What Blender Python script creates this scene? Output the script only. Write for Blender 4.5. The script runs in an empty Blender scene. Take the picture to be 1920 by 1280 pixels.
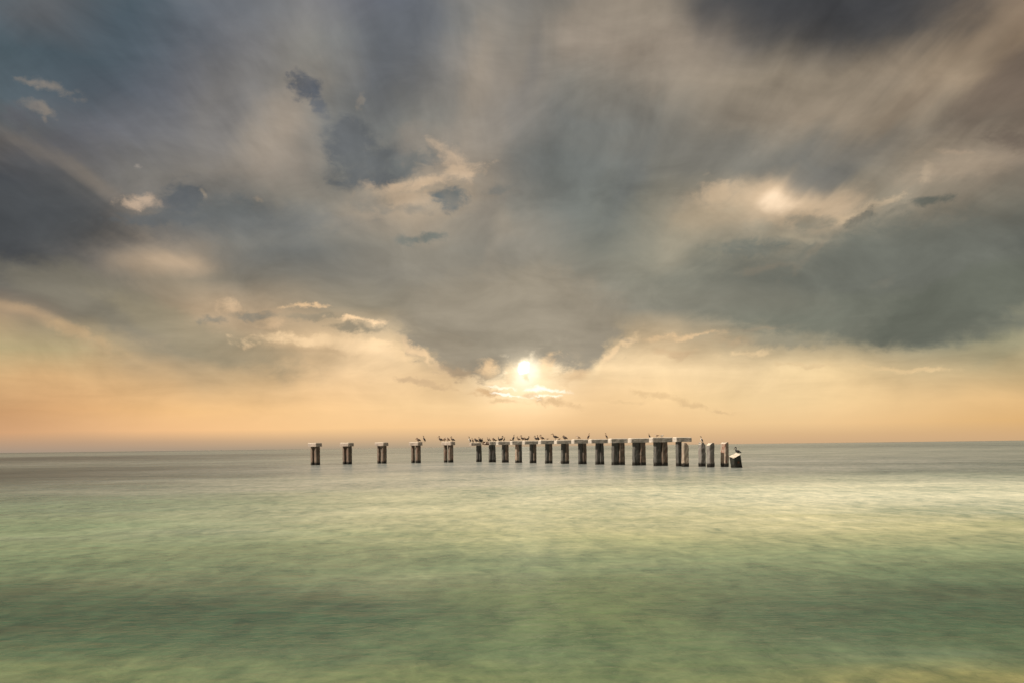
import bpy, bmesh, math, random
from mathutils import Vector, Matrix, noise

# ------------------------------------------------------------------ scene, camera, light
S = bpy.context.scene
C = S.collection
random.seed(7)
EYE = 2.6                 # camera height above the water
F = 1663.0 / 1920.0       # focal length in picture widths (60 degree lens)
ROLL = math.radians(0.69)

S.cycles.max_bounces = 4; S.cycles.diffuse_bounces = 2; S.cycles.glossy_bounces = 2
S.view_settings.view_transform = 'Standard'
S.view_settings.look = 'None'
S.view_settings.exposure = 0
S.view_settings.gamma = 1
cam_d = bpy.data.cameras.new('camera')
cam = bpy.data.objects.new('camera', cam_d); C.objects.link(cam)
cam_d.sensor_width = 36; cam_d.lens = 36 * F
cam_d.shift_y = 196.5 / 1920.0
cam_d.clip_end = 90000; cam_d.clip_start = 0.1
cam.location = (0, 0, EYE)
cam.rotation_euler = (Matrix.Rotation(math.pi / 2, 3, 'X') @ Matrix.Rotation(-ROLL, 3, 'Z')).to_euler()
S.camera = cam

def ray(px, py):
    """direction (x, z) at y = 1 of a photograph position"""
    dx = (px - 960) / 1663.0; dz = (836.5 - py) / 1663.0
    c, s = math.cos(ROLL), math.sin(ROLL)
    return dx * c + dz * s, dz * c - dx * s

SUN = Vector((-0.85, -0.47, 0.80)).normalized()      # towards the sun that lights the pier
sl = bpy.data.lights.new('sun', 'SUN'); sl.energy = 4.8; sl.angle = math.radians(0.6)
sl.color = (1.0, 0.86, 0.70)
so = bpy.data.objects.new('sun', sl); C.objects.link(so)
so.rotation_euler = SUN.to_track_quat('Z', 'Y').to_euler()

def lin(c, k=1.0):
    return tuple(((v / 255) / 12.92 if v / 255 <= 0.04045 else ((v / 255 + 0.055) / 1.055) ** 2.4) * k for v in c[:3])

class NG:
    """small helper for node trees"""
    def __init__(self, tree): self.t = tree; self.n = tree.nodes; self.l = tree.links
    def set(self, sock, v):
        if v is None: return
        if isinstance(v, bpy.types.NodeSocket): self.l.new(v, sock)
        else: sock.default_value = v
    def math(self, op, a, b=None, c=None, clamp=False):
        m = self.n.new('ShaderNodeMath'); m.operation = op; m.use_clamp = clamp
        for i, v in enumerate((a, b, c)):
            if v is not None: self.set(m.inputs[i], v)
        return m.outputs[0]
    def vec(self, op, a, b=None, c=None, s=None):
        m = self.n.new('ShaderNodeVectorMath'); m.operation = op
        self.set(m.inputs[0], a)
        if b is not None: self.set(m.inputs[1], b)
        if c is not None: self.set(m.inputs[2], c)
        if s is not None: self.set(m.inputs['Scale'], s)
        return m.outputs['Value'] if op in ('LENGTH', 'DOT_PRODUCT') else m.outputs[0]
    def comb(self, x, y, z=0.0):
        m = self.n.new('ShaderNodeCombineXYZ')
        for i, v in enumerate((x, y, z)): self.set(m.inputs[i], v)
        return m.outputs[0]
    def sep(self, v):
        m = self.n.new('ShaderNodeSeparateXYZ'); self.set(m.inputs[0], v); return m.outputs
    def noise(self, v, scale, detail=4, rough=0.5, lac=2.0, dist=0.0):
        m = self.n.new('ShaderNodeTexNoise'); self.set(m.inputs['Vector'], v)
        m.inputs['Scale'].default_value = scale; m.inputs['Detail'].default_value = detail
        m.inputs['Roughness'].default_value = rough; m.inputs['Lacunarity'].default_value = lac
        m.inputs['Distortion'].default_value = dist
        return m.outputs
    def rng(self, v, a, b, c=0.0, d=1.0, kind='LINEAR'):
        m = self.n.new('ShaderNodeMapRange'); m.interpolation_type = kind; m.clamp = True
        self.set(m.inputs['Value'], v)
        for k, x in zip(('From Min', 'From Max', 'To Min', 'To Max'), (a, b, c, d)): self.set(m.inputs[k], x)
        return m.outputs[0]
    def mix(self, f, a, b, mode='MIX'):
        m = self.n.new('ShaderNodeMix'); m.data_type = 'RGBA'; m.blend_type = mode; m.clamp_factor = True
        self.set(m.inputs[0], f); self.set(m.inputs[6], a if not isinstance(a, tuple) else (*a, 1) if len(a) == 3 else a)
        self.set(m.inputs[7], b if not isinstance(b, tuple) else (*b, 1) if len(b) == 3 else b)
        return m.outputs[2]
    def ramp(self, f, stops, interp='LINEAR'):
        m = self.n.new('ShaderNodeValToRGB'); r = m.color_ramp; r.interpolation = interp
        r.elements[0].position = stops[0][0]; r.elements[0].color = (*stops[0][1], 1)
        r.elements[1].position = stops[-1][0]; r.elements[1].color = (*stops[-1][1], 1)
        for p, c in stops[1:-1]:
            e = r.elements.new(p); e.color = (*c, 1)
        self.set(m.inputs[0], f); return m.outputs[0]

# ------------------------------------------------------------------ world: clear sky behind a cloud deck
# Cloud colours are laid out by world azimuth and elevation (they are at infinity, fixed to the world).
ROWS = [  # (level, [(across, colour) ...]) : top of the haze, glow over the horizon, cloud deck
 (850, [(0,(158,143,128)),(320,(160,144,124)),(640,(164,150,128)),(960,(172,156,130)),(1280,(212,174,135)),(1920,(205,168,126))]),
 (836, [(0,(168,148,130)),(320,(172,150,128)),(640,(172,155,130)),(960,(177,158,131)),(1280,(212,174,135)),(1920,(205,168,126))]),
 (820, [(0,(184,152,124)),(320,(196,163,130)),(640,(210,176,136)),(960,(212,178,138)),(1120,(215,178,135)),(1280,(222,184,138)),(1600,(218,180,134)),(1920,(212,172,124))]),
 (798, [(0,(208,160,118)),(160,(226,178,130)),(320,(243,192,138)),(480,(248,199,142)),(640,(249,204,147)),(960,(246,202,148)),(1120,(233,193,142)),(1280,(240,200,147)),(1440,(240,203,150)),(1600,(239,198,144)),(1760,(230,188,132)),(1920,(222,178,120))]),
 (760, [(0,(198,152,108)),(160,(224,175,122)),(320,(243,194,134)),(480,(248,201,142)),(640,(250,206,150)),(800,(250,212,158)),(960,(252,214,160)),(1120,(249,210,158)),(1280,(242,207,154)),(1440,(246,214,162)),(1600,(246,210,155)),(1760,(236,197,142)),(1920,(226,186,130))]),
 (700, [(0,(208,168,120)),(160,(214,174,124)),(320,(212,176,130)),(420,(196,168,128)),(520,(212,180,136)),(620,(228,193,148)),(710,(247,212,164)),(790,(222,190,146)),(860,(200,172,134)),(960,(252,226,184)),(1060,(205,178,140)),(1150,(244,213,166)),(1280,(244,214,168)),(1440,(242,213,164)),(1600,(230,201,152)),(1760,(206,182,140)),(1920,(190,170,128))]),
 (645, [(0,(178,162,122)),(110,(184,166,126)),(200,(184,162,126)),(290,(155,143,120)),(400,(162,148,122)),(490,(198,172,135)),(560,(228,194,150)),(640,(244,212,168)),(720,(210,184,146)),(790,(156,146,124)),(960,(157,147,127)),(1130,(152,144,125)),(1210,(196,172,136)),(1290,(206,180,142)),(1360,(178,162,132)),(1440,(158,149,126)),(1600,(152,146,123)),(1760,(155,149,124)),(1850,(150,147,121)),(1920,(160,154,124))]),
 (580, [(0,(176,150,118)),(60,(140,126,108)),(160,(130,123,108)),(260,(140,131,113)),(340,(168,149,123)),(430,(188,163,132)),(500,(168,150,125)),(600,(155,143,122)),(700,(148,140,122)),(800,(152,143,127)),(960,(156,147,130)),(1120,(150,143,128)),(1280,(138,135,121)),(1440,(126,127,114)),(1600,(123,124,111)),(1760,(116,117,105)),(1870,(108,110,98)),(1920,(118,118,103))]),
 (520, [(0,(108,104,98)),(100,(112,109,102)),(200,(135,127,113)),(300,(152,139,119)),(400,(148,136,117)),(500,(128,124,114)),(640,(132,128,118)),(800,(148,141,127)),(960,(153,145,130)),(1120,(140,137,124)),(1280,(140,137,122)),(1440,(126,126,114)),(1600,(118,120,109)),(1760,(113,115,104)),(1920,(98,100,91))]),
 (470, [(0,(80,82,86)),(100,(92,94,95)),(200,(140,129,115)),(300,(168,150,128)),(400,(152,139,122)),(480,(120,119,113)),(560,(116,117,114)),(640,(128,126,118)),(740,(152,144,129)),(860,(142,138,127)),(960,(146,140,128)),(1040,(132,131,121)),(1120,(128,129,119)),(1240,(152,146,128)),(1340,(142,140,125)),(1440,(158,148,128)),(1540,(128,127,115)),(1700,(115,116,106)),(1800,(112,113,104)),(1920,(94,96,90))]),
 (400, [(0,(70,74,80)),(100,(76,79,84)),(190,(112,107,102)),(260,(140,130,118)),(340,(102,106,108)),(440,(110,113,111)),(520,(132,129,120)),(620,(138,133,122)),(700,(162,149,132)),(760,(185,166,142)),(830,(146,140,128)),(900,(150,141,128)),(960,(135,131,121)),(1040,(119,121,115)),(1120,(122,124,116)),(1250,(148,141,123)),(1350,(178,160,135)),(1440,(205,182,152)),(1520,(190,170,142)),(1610,(150,141,123)),(1700,(152,142,124)),(1780,(140,131,115)),(1920,(118,116,105))]),
 (320, [(0,(72,76,83)),(70,(92,92,94)),(150,(122,116,109)),(220,(112,110,107)),(320,(128,124,118)),(480,(146,138,128)),(580,(152,141,128)),(660,(116,120,118)),(740,(130,127,118)),(830,(165,150,133)),(900,(150,140,126)),(970,(128,126,120)),(1040,(114,116,113)),(1120,(117,119,114)),(1280,(130,125,113)),(1440,(124,121,112)),(1560,(122,120,112)),(1700,(146,135,118)),(1810,(160,145,126)),(1920,(146,132,116))]),
 (240, [(0,(106,102,99)),(60,(98,97,98)),(160,(96,99,106)),(320,(118,118,120)),(480,(140,134,126)),(560,(156,144,130)),(640,(118,120,118)),(720,(118,120,119)),(800,(128,127,121)),(900,(151,141,129)),(1040,(123,122,118)),(1120,(118,120,116)),(1280,(134,128,117)),(1440,(148,136,120)),(1600,(150,136,118)),(1700,(142,129,112)),(1770,(122,113,100)),(1920,(112,100,88))]),
 (160, [(0,(82,93,99)),(160,(84,94,102)),(320,(107,109,116)),(440,(126,124,122)),(560,(134,129,122)),(640,(130,127,120)),(720,(108,112,118)),(800,(120,120,118)),(880,(150,140,128)),(960,(140,132,122)),(1040,(135,129,120)),(1120,(128,126,119)),(1280,(150,138,122)),(1440,(150,138,121)),(1600,(136,124,108)),(1700,(146,131,113)),(1790,(154,137,116)),(1850,(138,121,102)),(1920,(112,98,86))]),
 (80, [(0,(80,94,101)),(160,(78,91,98)),(320,(90,98,106)),(440,(112,113,117)),(520,(125,123,121)),(600,(131,128,121)),(680,(112,115,117)),(760,(104,108,115)),(840,(118,119,118)),(920,(140,134,125)),(1000,(136,130,121)),(1120,(148,136,122)),(1280,(148,136,122)),(1340,(128,119,109)),(1440,(104,99,92)),(1600,(86,84,82)),(1690,(90,86,80)),(1770,(126,113,98)),(1850,(145,128,108)),(1920,(140,121,101))]),
 (5, [(0,(88,98,105)),(80,(102,102,103)),(180,(80,92,100)),(280,(78,92,100)),(400,(99,103,110)),(500,(115,117,120)),(580,(122,120,118)),(700,(98,103,114)),(780,(100,104,110)),(880,(130,127,121)),(960,(124,121,116)),(1040,(126,122,115)),(1120,(142,132,119)),(1250,(150,138,122)),(1330,(96,93,90)),(1400,(74,75,77)),(1600,(67,68,70)),(1710,(76,75,74)),(1800,(105,94,84)),(1870,(130,115,98)),(1920,(140,122,104))]),
 (-260, [(0,(96,104,112)),(480,(112,113,114)),(960,(118,116,112)),(1440,(98,97,95)),(1920,(108,104,98))]),
 (-900, [(0,(105,110,116)),(960,(112,112,112)),(1920,(105,106,106))]),
]
# single clouds and openings: across, level, half width, half height, tilt (deg, + = down to the right), colour, opacity, softness, crisp(1)/soft(0)
BLOBS = [
 (1560, 15, 310, 95, 4, (68,69,72), .75, 1, 0),
 (1880, 155, 190, 46, -38, (108,96,85), .7, .8, 0),
 (1730, 150, 150, 40, -40, (156,138,116), .45, 1, 0),
 (70, 400, 250, 125, 12, (75,78,80), .75, .85, 0),
 (460, 412, 240, 42, 4, (106,109,109), .75, .9, 0),
 (545, 475, 150, 40, 0, (117,118,114), .5, 1, 0),
 (1060, 330, 120, 125, 25, (111,115,112), .6, .9, 0),
 (1300, 292, 260, 45, 6, (120,118,111), .6, .9, 0),
 (1570, 300, 190, 38, -14, (117,115,109), .5, .9, 0),
 (730, 100, 50, 125, 15, (103,108,114), .38, 1, 0),
 (885, 150, 42, 130, 14, (158,146,131), .55, 1, 0),
 (1265, 105, 130, 90, 20, (155,142,126), .45, 1, 0),
 (545, 245, 62, 130, 28, (160,147,132), .5, 1, 0),
 (790, 365, 130, 42, -8, (184,165,140), .55, 1, 0),
 (1440, 385, 180, 48, 0, (192,171,143), .6, 1, 0),
 (450, 598, 140, 36, 6, (186,163,134), .5, 1, 0),
 (150, 325, 220, 24, 30, (130,121,111), .65, 1, 0),
 (38, 153, 28, 8, 5, (125,119,112), .7, .6, 1),
 (92, 163, 48, 15, 14, (134,126,117), .8, .6, 1),
 (66, 206, 38, 11, 18, (130,122,113), .8, .6, 1),
 (74, 224, 9, 9, 0, (126,118,110), .7, .7, 1),
 (20, 215, 46, 22, 20, (88,89,94), .7, .8, 1),
 (568, 163, 34, 32, 10, (84,90,99), .85, .6, 1),
 (597, 195, 16, 38, -20, (96,101,108), .7, .8, 1),
 (250, 315, 9, 5, 40, (150,142,134), .7, .7, 1),
 (262, 383, 46, 17, 0, (196,172,148), .85, .7, 1),
 (345, 372, 52, 32, 0, (99,103,106), .95, .6, 1),
 (300, 410, 110, 15, 0, (102,105,106), .85, .8, 1),
 (440, 392, 74, 24, 4, (109,112,111), .85, .7, 1),
 (388, 366, 7, 12, -30, (158,146,130), .7, .7, 1),
 (498, 373, 12, 8, 0, (175,156,134), .5, 1, 1),
 (658, 264, 52, 50, 0, (103,106,108), 1, .6, 1),
 (705, 314, 90, 48, -12, (104,107,108), 1, .6, 1),
 (770, 302, 72, 26, -14, (114,117,115), .8, .6, 1),
 (768, 262, 40, 30, -60, (142,134,124), .6, .9, 1),
 (795, 340, 110, 13, -12, (208,182,152), .85, .8, 1),
 (850, 305, 60, 16, 48, (205,180,152), .7, 1, 1),
 (745, 368, 70, 26, 5, (190,168,142), .7, .9, 1),
 (680, 195, 26, 9, -62, (146,138,128), .6, .9, 1),
 (838, 373, 42, 20, 0, (113,118,117), .9, .6, 1),
 (778, 392, 30, 12, 0, (135,131,122), .6, .7, 1),
 (700, 382, 44, 26, 20, (136,132,123), .7, .7, 1),
 (775, 449, 58, 11, -2, (122,125,118), .85, .6, 1),
 (925, 356, 34, 12, -8, (120,122,118), .7, .8, 1),
 (930, 430, 30, 45, 0, (160,149,132), .5, 1, 0),
 (855, 425, 36, 14, 0, (150,142,128), .5, 1, 1),
 (1415, 368, 130, 34, 6, (226,197,162), .85, 1, 0),
 (1350, 366, 50, 26, 20, (206,180,148), .6, 1, 1),
 (1430, 378, 42, 20, 0, (252,224,190), .8, 1, 0),
 (1560, 374, 90, 30, -12, (214,188,156), .8, 1, 0),
 (1330, 395, 90, 55, -30, (172,157,132), .5, 1, 0),
 (1600, 400, 100, 13, -18, (214,188,154), .6, 1, 1),
 (1520, 415, 50, 18, 5, (150,143,126), .75, .7, 1),
 (1430, 420, 40, 18, 0, (168,157,136), .6, .9, 1),
 (1450, 440, 150, 30, 0, (152,147,130), .6, .9, 0),
 (1415, 470, 60, 14, -5, (128,130,120), .7, .8, 1),
 (1530, 335, 80, 26, -18, (116,115,110), .7, .8, 0),
 (1750, 377, 52, 12, -8, (106,107,98), .95, .5, 1),
 (1618, 402, 46, 12, -22, (118,115,104), .9, .5, 1),
 (1690, 392, 30, 8, -10, (126,121,108), .7, .7, 1),
 (1800, 312, 130, 30, -10, (168,151,130), .6, .9, 1),
 (1742, 325, 14, 26, 20, (180,162,138), .5, 1, 1),
 (1740, 470, 250, 75, -4, (112,114,105), .75, .6, 1),
 (1440, 497, 66, 9, -12, (172,154,130), .8, .7, 1),
 (1520, 470, 66, 9, -42, (162,147,125), .7, .8, 1),
 (1655, 526, 30, 9, -18, (142,135,118), .6, .9, 1),
 (1900, 260, 60, 22, 10, (106,95,85), .6, .9, 1),
 (1790, 285, 60, 5, 0, (170,150,128), .5, 1, 1),
 (315, 492, 122, 32, 3, (182,160,134), .75, .9, 0),
 (320, 488, 70, 16, 0, (186,163,136), .6, 1, 0),
 # left mass above the glow
 (180, 560, 190, 50, 24, (130,124,109), .75, .5, 0),
 (370, 625, 210, 38, 22, (152,141,117), .75, .6, 0),
 (560, 672, 130, 20, 10, (178,156,124), .5, .9, 0),
 (70, 592, 110, 16, 24, (200,168,130), .45, 1, 0),
 (150, 628, 90, 18, 26, (196,166,126), .5, 1, 1),
 (280, 676, 130, 10, 22, (210,178,134), .3, 1, 0),
 # little lit clouds left of the middle
 (435, 580, 32, 14, 10, (214,184,148), .8, .8, 1),
 (498, 590, 46, 7, 0, (186,162,132), .7, .8, 1),
 (400, 600, 34, 9, 3, (140,133,118), .85, .6, 1),
 (470, 594, 46, 8, 4, (146,138,122), .8, .6, 1),
 (570, 577, 42, 5, -3, (232,196,152), .85, .7, 1),
 (512, 614, 32, 14, 0, (215,184,146), .75, .8, 1),
 (600, 598, 60, 7, 0, (158,146,124), .8, .7, 1),
 (668, 603, 48, 7, 2, (255,218,172), .95, .6, 1),
 (665, 616, 62, 9, 3, (158,145,122), .9, .6, 1),
 (600, 640, 130, 15, 4, (248,214,168), .75, .8, 1),
 (660, 658, 90, 13, 10, (250,216,170), .7, .9, 0),
 (570, 655, 90, 8, 6, (205,176,138), .6, .9, 1),
 (735, 668, 55, 26, 42, (247,212,164), .55, 1, 0),
 # the cloud that hides the sun: a V of grey
 (950, 590, 235, 84, 0, (156,146,128), .9, .45, 0),
 (865, 662, 120, 38, 20, (154,143,124), 1, .5, 1),
 (850, 688, 60, 16, 8, (160,146,124), .9, .7, 1),
 (1095, 674, 80, 22, -10, (155,145,126), .95, .6, 1),
 (790, 668, 60, 9, 40, (252,214,166), .6, .9, 1),
 (1160, 662, 60, 9, -36, (252,216,168), .6, .9, 1),
 (1075, 652, 105, 40, -18, (154,144,126), .95, .45, 1),
 (960, 648, 90, 34, 0, (157,147,128), .95, .5, 1),
 (912, 690, 17, 17, 70, (238,202,156), .8, .9, 1),
 (866, 700, 50, 13, 8, (176,153,124), .85, .8, 1),
 (1028, 688, 30, 20, -30, (246,208,160), .8, .9, 1),
 (955, 700, 26, 16, -30, (250,216,168), .7, .9, 1),
 (1070, 706, 40, 12, -8, (226,192,148), .7, .9, 1),
 (985, 706, 70, 34, 0, (255,228,182), .85, 1, 0),
 (980, 704, 26, 30, 0, (255,246,222), .95, .9, 0),
 (991, 709, 13, 9, 20, (240,206,160), .85, .6, 1),
 (1040, 756, 50, 9, 10, (222,186,140), .8, .6, 1),
 (950, 752, 40, 5, 6, (232,196,148), .7, .7, 1),
 (913, 735, 42, 7, 6, (222,184,138), .85, .6, 1),
 (1015, 731, 46, 4.5, 4, (275,268,250), .85, 1, 1),
 (962, 741, 34, 3.5, 12, (285,276,255), .9, .7, 1),
 (945, 725, 30, 2.5, 8, (278,262,232), .8, .8, 1),
 (1020, 743, 34, 3, 4, (278,266,240), .85, .8, 1),
 (990, 741, 18, 5, -10, (240,208,164), .8, .6, 1),
 (772, 714, 40, 8, 10, (208,177,138), .85, .6, 1),
 (815, 723, 44, 6, 8, (214,182,140), .8, .6, 1),
 (1230, 742, 42, 7, 14, (226,192,144), .8, .7, 1),
 (1290, 760, 60, 6, 14, (224,190,142), .75, .8, 1),
 (1345, 775, 28, 4, 6, (220,186,140), .7, .8, 1),
 (1170, 757, 44, 4, 0, (232,197,148), .6, .9, 1),
 (1120, 700, 40, 12, -30, (250,220,172), .6, 1, 0),
 (1290, 629, 64, 7, -5, (228,194,150), .8, .8, 1),
 (1275, 664, 52, 9, 3, (214,184,144), .75, .7, 1),
 (1370, 640, 60, 12, 0, (190,166,132), .6, .8, 1),
 (1450, 613, 70, 5, -3, (176,156,128), .6, .9, 1),
 (1400, 662, 60, 7, -5, (246,214,166), .6, .9, 1),
 (1510, 684, 90, 5, 0, (218,190,146), .6, .8, 1),
 (1700, 692, 90, 5, 2, (236,204,154), .6, .9, 1),
 (1460, 640, 80, 16, 0, (152,145,124), .75, .7, 1),
 # lower rim of the right hand mass
 (1600, 510, 330, 95, -2, (111,113,104), .7, .6, 0),
 (1650, 592, 320, 50, 2, (115,117,105), .9, .4, 0),
 (1815, 568, 190, 56, -17, (104,107,96), .9, .4, 0),
 (1905, 640, 90, 20, -24, (165,158,127), .6, .9, 0),
 (1380, 560, 200, 40, 2, (134,131,117), .5, .9, 0),
 (1120, 400, 120, 75, 15, (116,119,113), .5, .9, 0),
 (1268, 455, 36, 46, 28, (170,161,140), .45, 1, 0),
 (1395, 456, 74, 12, -4, (122,126,117), .6, 1, 1),
 (1500, 442, 66, 7, 2, (180,166,141), .5, 1, 1),
 (1850, 55, 130, 26, -33, (152,133,112), .5, 1, 0),
 (1690, 195, 90, 18, -38, (126,112,97), .45, 1, 0),
 (1150, 330, 30, 100, 25, (107,111,110), .4, 1, 0),
 (990, 150, 26, 120, 10, (120,118,115), .4, 1, 0),
 (1090, 60, 34, 90, 6, (152,140,126), .45, 1, 0),
 (905, 480, 16, 60, 4, (166,155,138), .3, 1, 0),
 (450, 215, 46, 120, 32, (111,112,116), .35, 1, 0),
]

def make_world():
    w = bpy.data.worlds.new('World'); S.world = w; w.use_nodes = True
    g = NG(w.node_tree); g.n.clear()
    tc = g.n.new('ShaderNodeTexCoord'); d = g.vec('NORMALIZE', tc.outputs['Generated'])
    x, y, z = g.sep(d)
    az = g.math('ARCTAN2', x, y)
    # fold the compass into quadrants so the deck closes on itself behind the viewer
    a = g.math('SUBTRACT', g.math('PINGPONG', g.math('ADD', az, math.pi / 4 + 2 * math.pi), math.pi / 2), math.pi / 4)
    rxy = g.math('SQRT', g.math('ADD', g.math('MULTIPLY', x, x), g.math('MULTIPLY', y, y)))
    U = g.math('TANGENT', a)
    V = g.math('DIVIDE', z, g.math('MAXIMUM', g.math('MULTIPLY', rxy, g.math('COSINE', a)), 0.05))
    # billow noise (in direction space) and streaks (on a flat cloud layer, drawn out by the wind)
    n1 = g.noise(d, 5.5, 3, 0.55)[1]
    n2 = g.noise(d, 34.0, 5, 0.62)[1]
    zz = g.math('ADD', g.math('MAXIMUM', z, 0.0), 0.10)
    plane = g.comb(g.math('DIVIDE', x, zz), g.math('MULTIPLY', g.math('DIVIDE', y, zz), 0.16), 0.0)
    st = g.noise(plane, 3.2, 4, 0.6, dist=0.5)
    st2 = g.noise(plane, 7.5, 4, 0.62, dist=0.3)[0]
    low = g.rng(V, 0.0, 0.12, 0.0, 1.0, 'SMOOTHSTEP')
    high = g.rng(V, 0.14, 0.40, 0.0, 1.0, 'SMOOTHSTEP')
    uv = g.comb(U, V, 0.0)
    c1 = g.vec('MULTIPLY', g.vec('SUBTRACT', n1, (0.5, 0.5, 0.5)), (0.13, 0.055, 0.0))
    c2 = g.vec('MULTIPLY', g.vec('SUBTRACT', n2, (0.5, 0.5, 0.5)), (0.042, 0.024, 0.0))
    cs = g.vec('MULTIPLY', g.vec('SUBTRACT', st[1], (0.5, 0.5, 0.5)), (0.10, 0.10, 0.0))
    soft = g.vec('ADD', uv, g.vec('SCALE', c1, s=low))
    soft = g.vec('ADD', soft, g.vec('SCALE', cs, s=high))
    soft = g.vec('ADD', soft, g.vec('SCALE', c2, s=g.math('MULTIPLY', low, 0.35)))
    crisp = g.vec('ADD', g.vec('ADD', uv, g.vec('SCALE', c1, s=0.28)), c2)
    su, sv, _ = g.sep(soft)
    t = g.rng(su, -0.62, 0.62)
    rag = g.math('SUBTRACT', g.noise(g.vec('MULTIPLY', d, (1.0, 1.0, 1.6)), 46.0, 5, 0.62, dist=0.4)[0], 0.5)
    RAG = 2.6
    inner = g.rng(g.sep(n2)[2], 0.3, 0.7, 1.25, 0.78)
    col = None; prev = None
    for level, stops in ROWS:
        v = (836.5 - level) / 1663.0
        ps = [(((px - 960) / 1663.0 + 0.62) / 1.24, lin(c)) for px, c in stops]
        r = g.ramp(t, ps, 'B_SPLINE' if len(ps) > 3 else 'LINEAR')
        col = r if col is None else g.mix(g.rng(sv, prev, v), col, r)
        prev = v
    # streak and billow shading of the deck
    sh = g.math('ADD', g.rng(st2, 0.3, 0.7, -0.11, 0.11), g.rng(st[0], 0.3, 0.7, -0.09, 0.09))
    sh = g.math('MULTIPLY', sh, high)
    bil = g.noise(g.vec('MULTIPLY', d, (1.0, 1.0, 1.9)), 9.0, 5, 0.58, dist=0.5)[0]
    sh = g.math('ADD', sh, g.math('MULTIPLY', g.rng(bil, 0.3, 0.7, -0.19, 0.19), low))
    wis = g.noise(g.vec('MULTIPLY', d, (1.0, 1.0, 7.0)), 9.0, 4, 0.6, dist=0.6)[0]
    sh = g.math('ADD', sh, g.math('MULTIPLY', g.math('MULTIPLY', g.rng(wis, 0.3, 0.7, -0.05, 0.05), g.rng(V, 0.02, 0.06)), g.rng(V, 0.26, 0.12)))
    u0, v0 = ray(983, 689)
    dv = g.vec('SUBTRACT', g.vec('ADD', uv, g.vec('SCALE', c2, s=0.40)), (u0, v0, 0))
    r = g.math('MULTIPLY', g.vec('LENGTH', dv), 1663.0); r_sun = r
    dx_, dy_, _z = g.sep(dv)
    rsq = g.math('MULTIPLY', g.math('MAXIMUM', g.math('ABSOLUTE', dx_), g.math('ABSOLUTE', dy_)), 1663.0)
    rq = g.math('ADD', g.math('MULTIPLY', r, 0.5), g.math('MULTIPLY', rsq, 0.5))
    front = g.rng(y, 0.0, 0.2)
    for i, (px, py, hw, hh, tilt, c, op, soften, cr) in enumerate(BLOBS):
        if (px, py) == (950, 590):      # the glare lies behind the cloud that hides the sun
            glow = g.math('MULTIPLY', g.math('POWER', g.rng(r, 170, 0, 0, 1), 2.5), front)
            col = g.mix(g.math('MULTIPLY', glow, 0.60), col, (1.0, 0.86, 0.62), 'ADD')
        u0, v0 = ray(px, py)
        if i % 6 == 0:      # a negligible dependence keeps the shader's working memory small
            tiny = g.vec('SCALE', col, s=1e-7)
            crisp_i = g.vec('ADD', crisp, tiny); soft_i = g.vec('ADD', soft, tiny)
        m = g.n.new('ShaderNodeMapping'); m.vector_type = 'TEXTURE'
        g.set(m.inputs['Vector'], crisp_i if cr else soft_i)
        m.inputs['Location'].default_value = (u0, v0, 0)
        m.inputs['Rotation'].default_value = (0, 0, -math.radians(tilt))
        m.inputs['Scale'].default_value = (1.12 * hw / 1663.0, 1.12 * hh / 1663.0, 1)
        L = g.vec('LENGTH', m.outputs[0])
        L = g.math('MULTIPLY_ADD', rag, RAG * (min(1.0, 24.0 / hh) if cr else 0.22), L)
        soften = max(soften, 0.85 if hh < 28 else 0.6) if cr and max(hw, hh) < 120 else soften
        f = g.rng(L, 1.0 + 0.15 * soften, max(1.0 - soften, 0.0), 0.0, op, 'SMOOTHSTEP')
        if cr: f = g.math('MULTIPLY', f, inner, clamp=True)
        col = g.mix(f, col, lin(c))
    # the unseen deck behind the viewer is dimmed to cut fill light on the pier
    mul = g.math('MULTIPLY', g.math('ADD', sh, 1.0), g.rng(y, -0.35, 0.35, 0.50, 1.0, 'SMOOTHSTEP'))
    col = g.vec('SCALE', col, s=mul)
    # the sun's disc half hidden by the cloud edge, and its glare
    core = g.math('MULTIPLY', g.math('POWER', g.rng(r_sun, 62, 0, 0, 1), 2.0), front)
    col = g.mix(g.math('MULTIPLY', core, 0.45), col, (1.0, 0.84, 0.60), 'ADD')
    disc = g.math('MULTIPLY', g.rng(rq, 13.5, 7.0, 0, 1, 'SMOOTHSTEP'), front)
    col = g.mix(disc, col, (2.2, 2.0, 1.7))
    sky = g.n.new('ShaderNodeTexSky'); sky.sky_type = 'NISHITA'; sky.sun_disc = False
    sky.sun_elevation = math.asin(SUN.z); sky.sun_rotation = math.atan2(SUN.x, SUN.y) % (2 * math.pi)
    b1 = g.n.new('ShaderNodeBackground'); g.set(b1.inputs[0], sky.outputs[0]); b1.inputs[1].default_value = 0.06
    b2 = g.n.new('ShaderNodeBackground'); g.set(b2.inputs[0], col); b2.inputs[1].default_value = 1.0
    # the blue opening high on the left lets a little clear sky through
    um, vm = ray(190, 90)
    dl = g.vec('LENGTH', g.vec('MULTIPLY', g.vec('SUBTRACT', soft, (um, vm, 0)), (1663 / 330, 1663 / 170, 0)))
    cover = g.math('SUBTRACT', 1.0, g.rng(dl, 1.0, 0.2, 0.0, 0.05, 'SMOOTHSTEP'))
    ms = g.n.new('ShaderNodeMixShader'); g.set(ms.inputs[0], cover)
    g.l.new(b1.outputs[0], ms.inputs[1]); g.l.new(b2.outputs[0], ms.inputs[2])
    out = g.n.new('ShaderNodeOutputWorld'); g.l.new(ms.outputs[0], out.inputs[0])
    w.cycles.sampling_method = 'MANUAL'; w.cycles.sample_map_resolution = 512
make_world()

# ------------------------------------------------------------------ helpers
def mat(name):
    m = bpy.data.materials.new(name); m.use_nodes = True
    g = NG(m.node_tree); b = g.n['Principled BSDF']; return m, g, b

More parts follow.
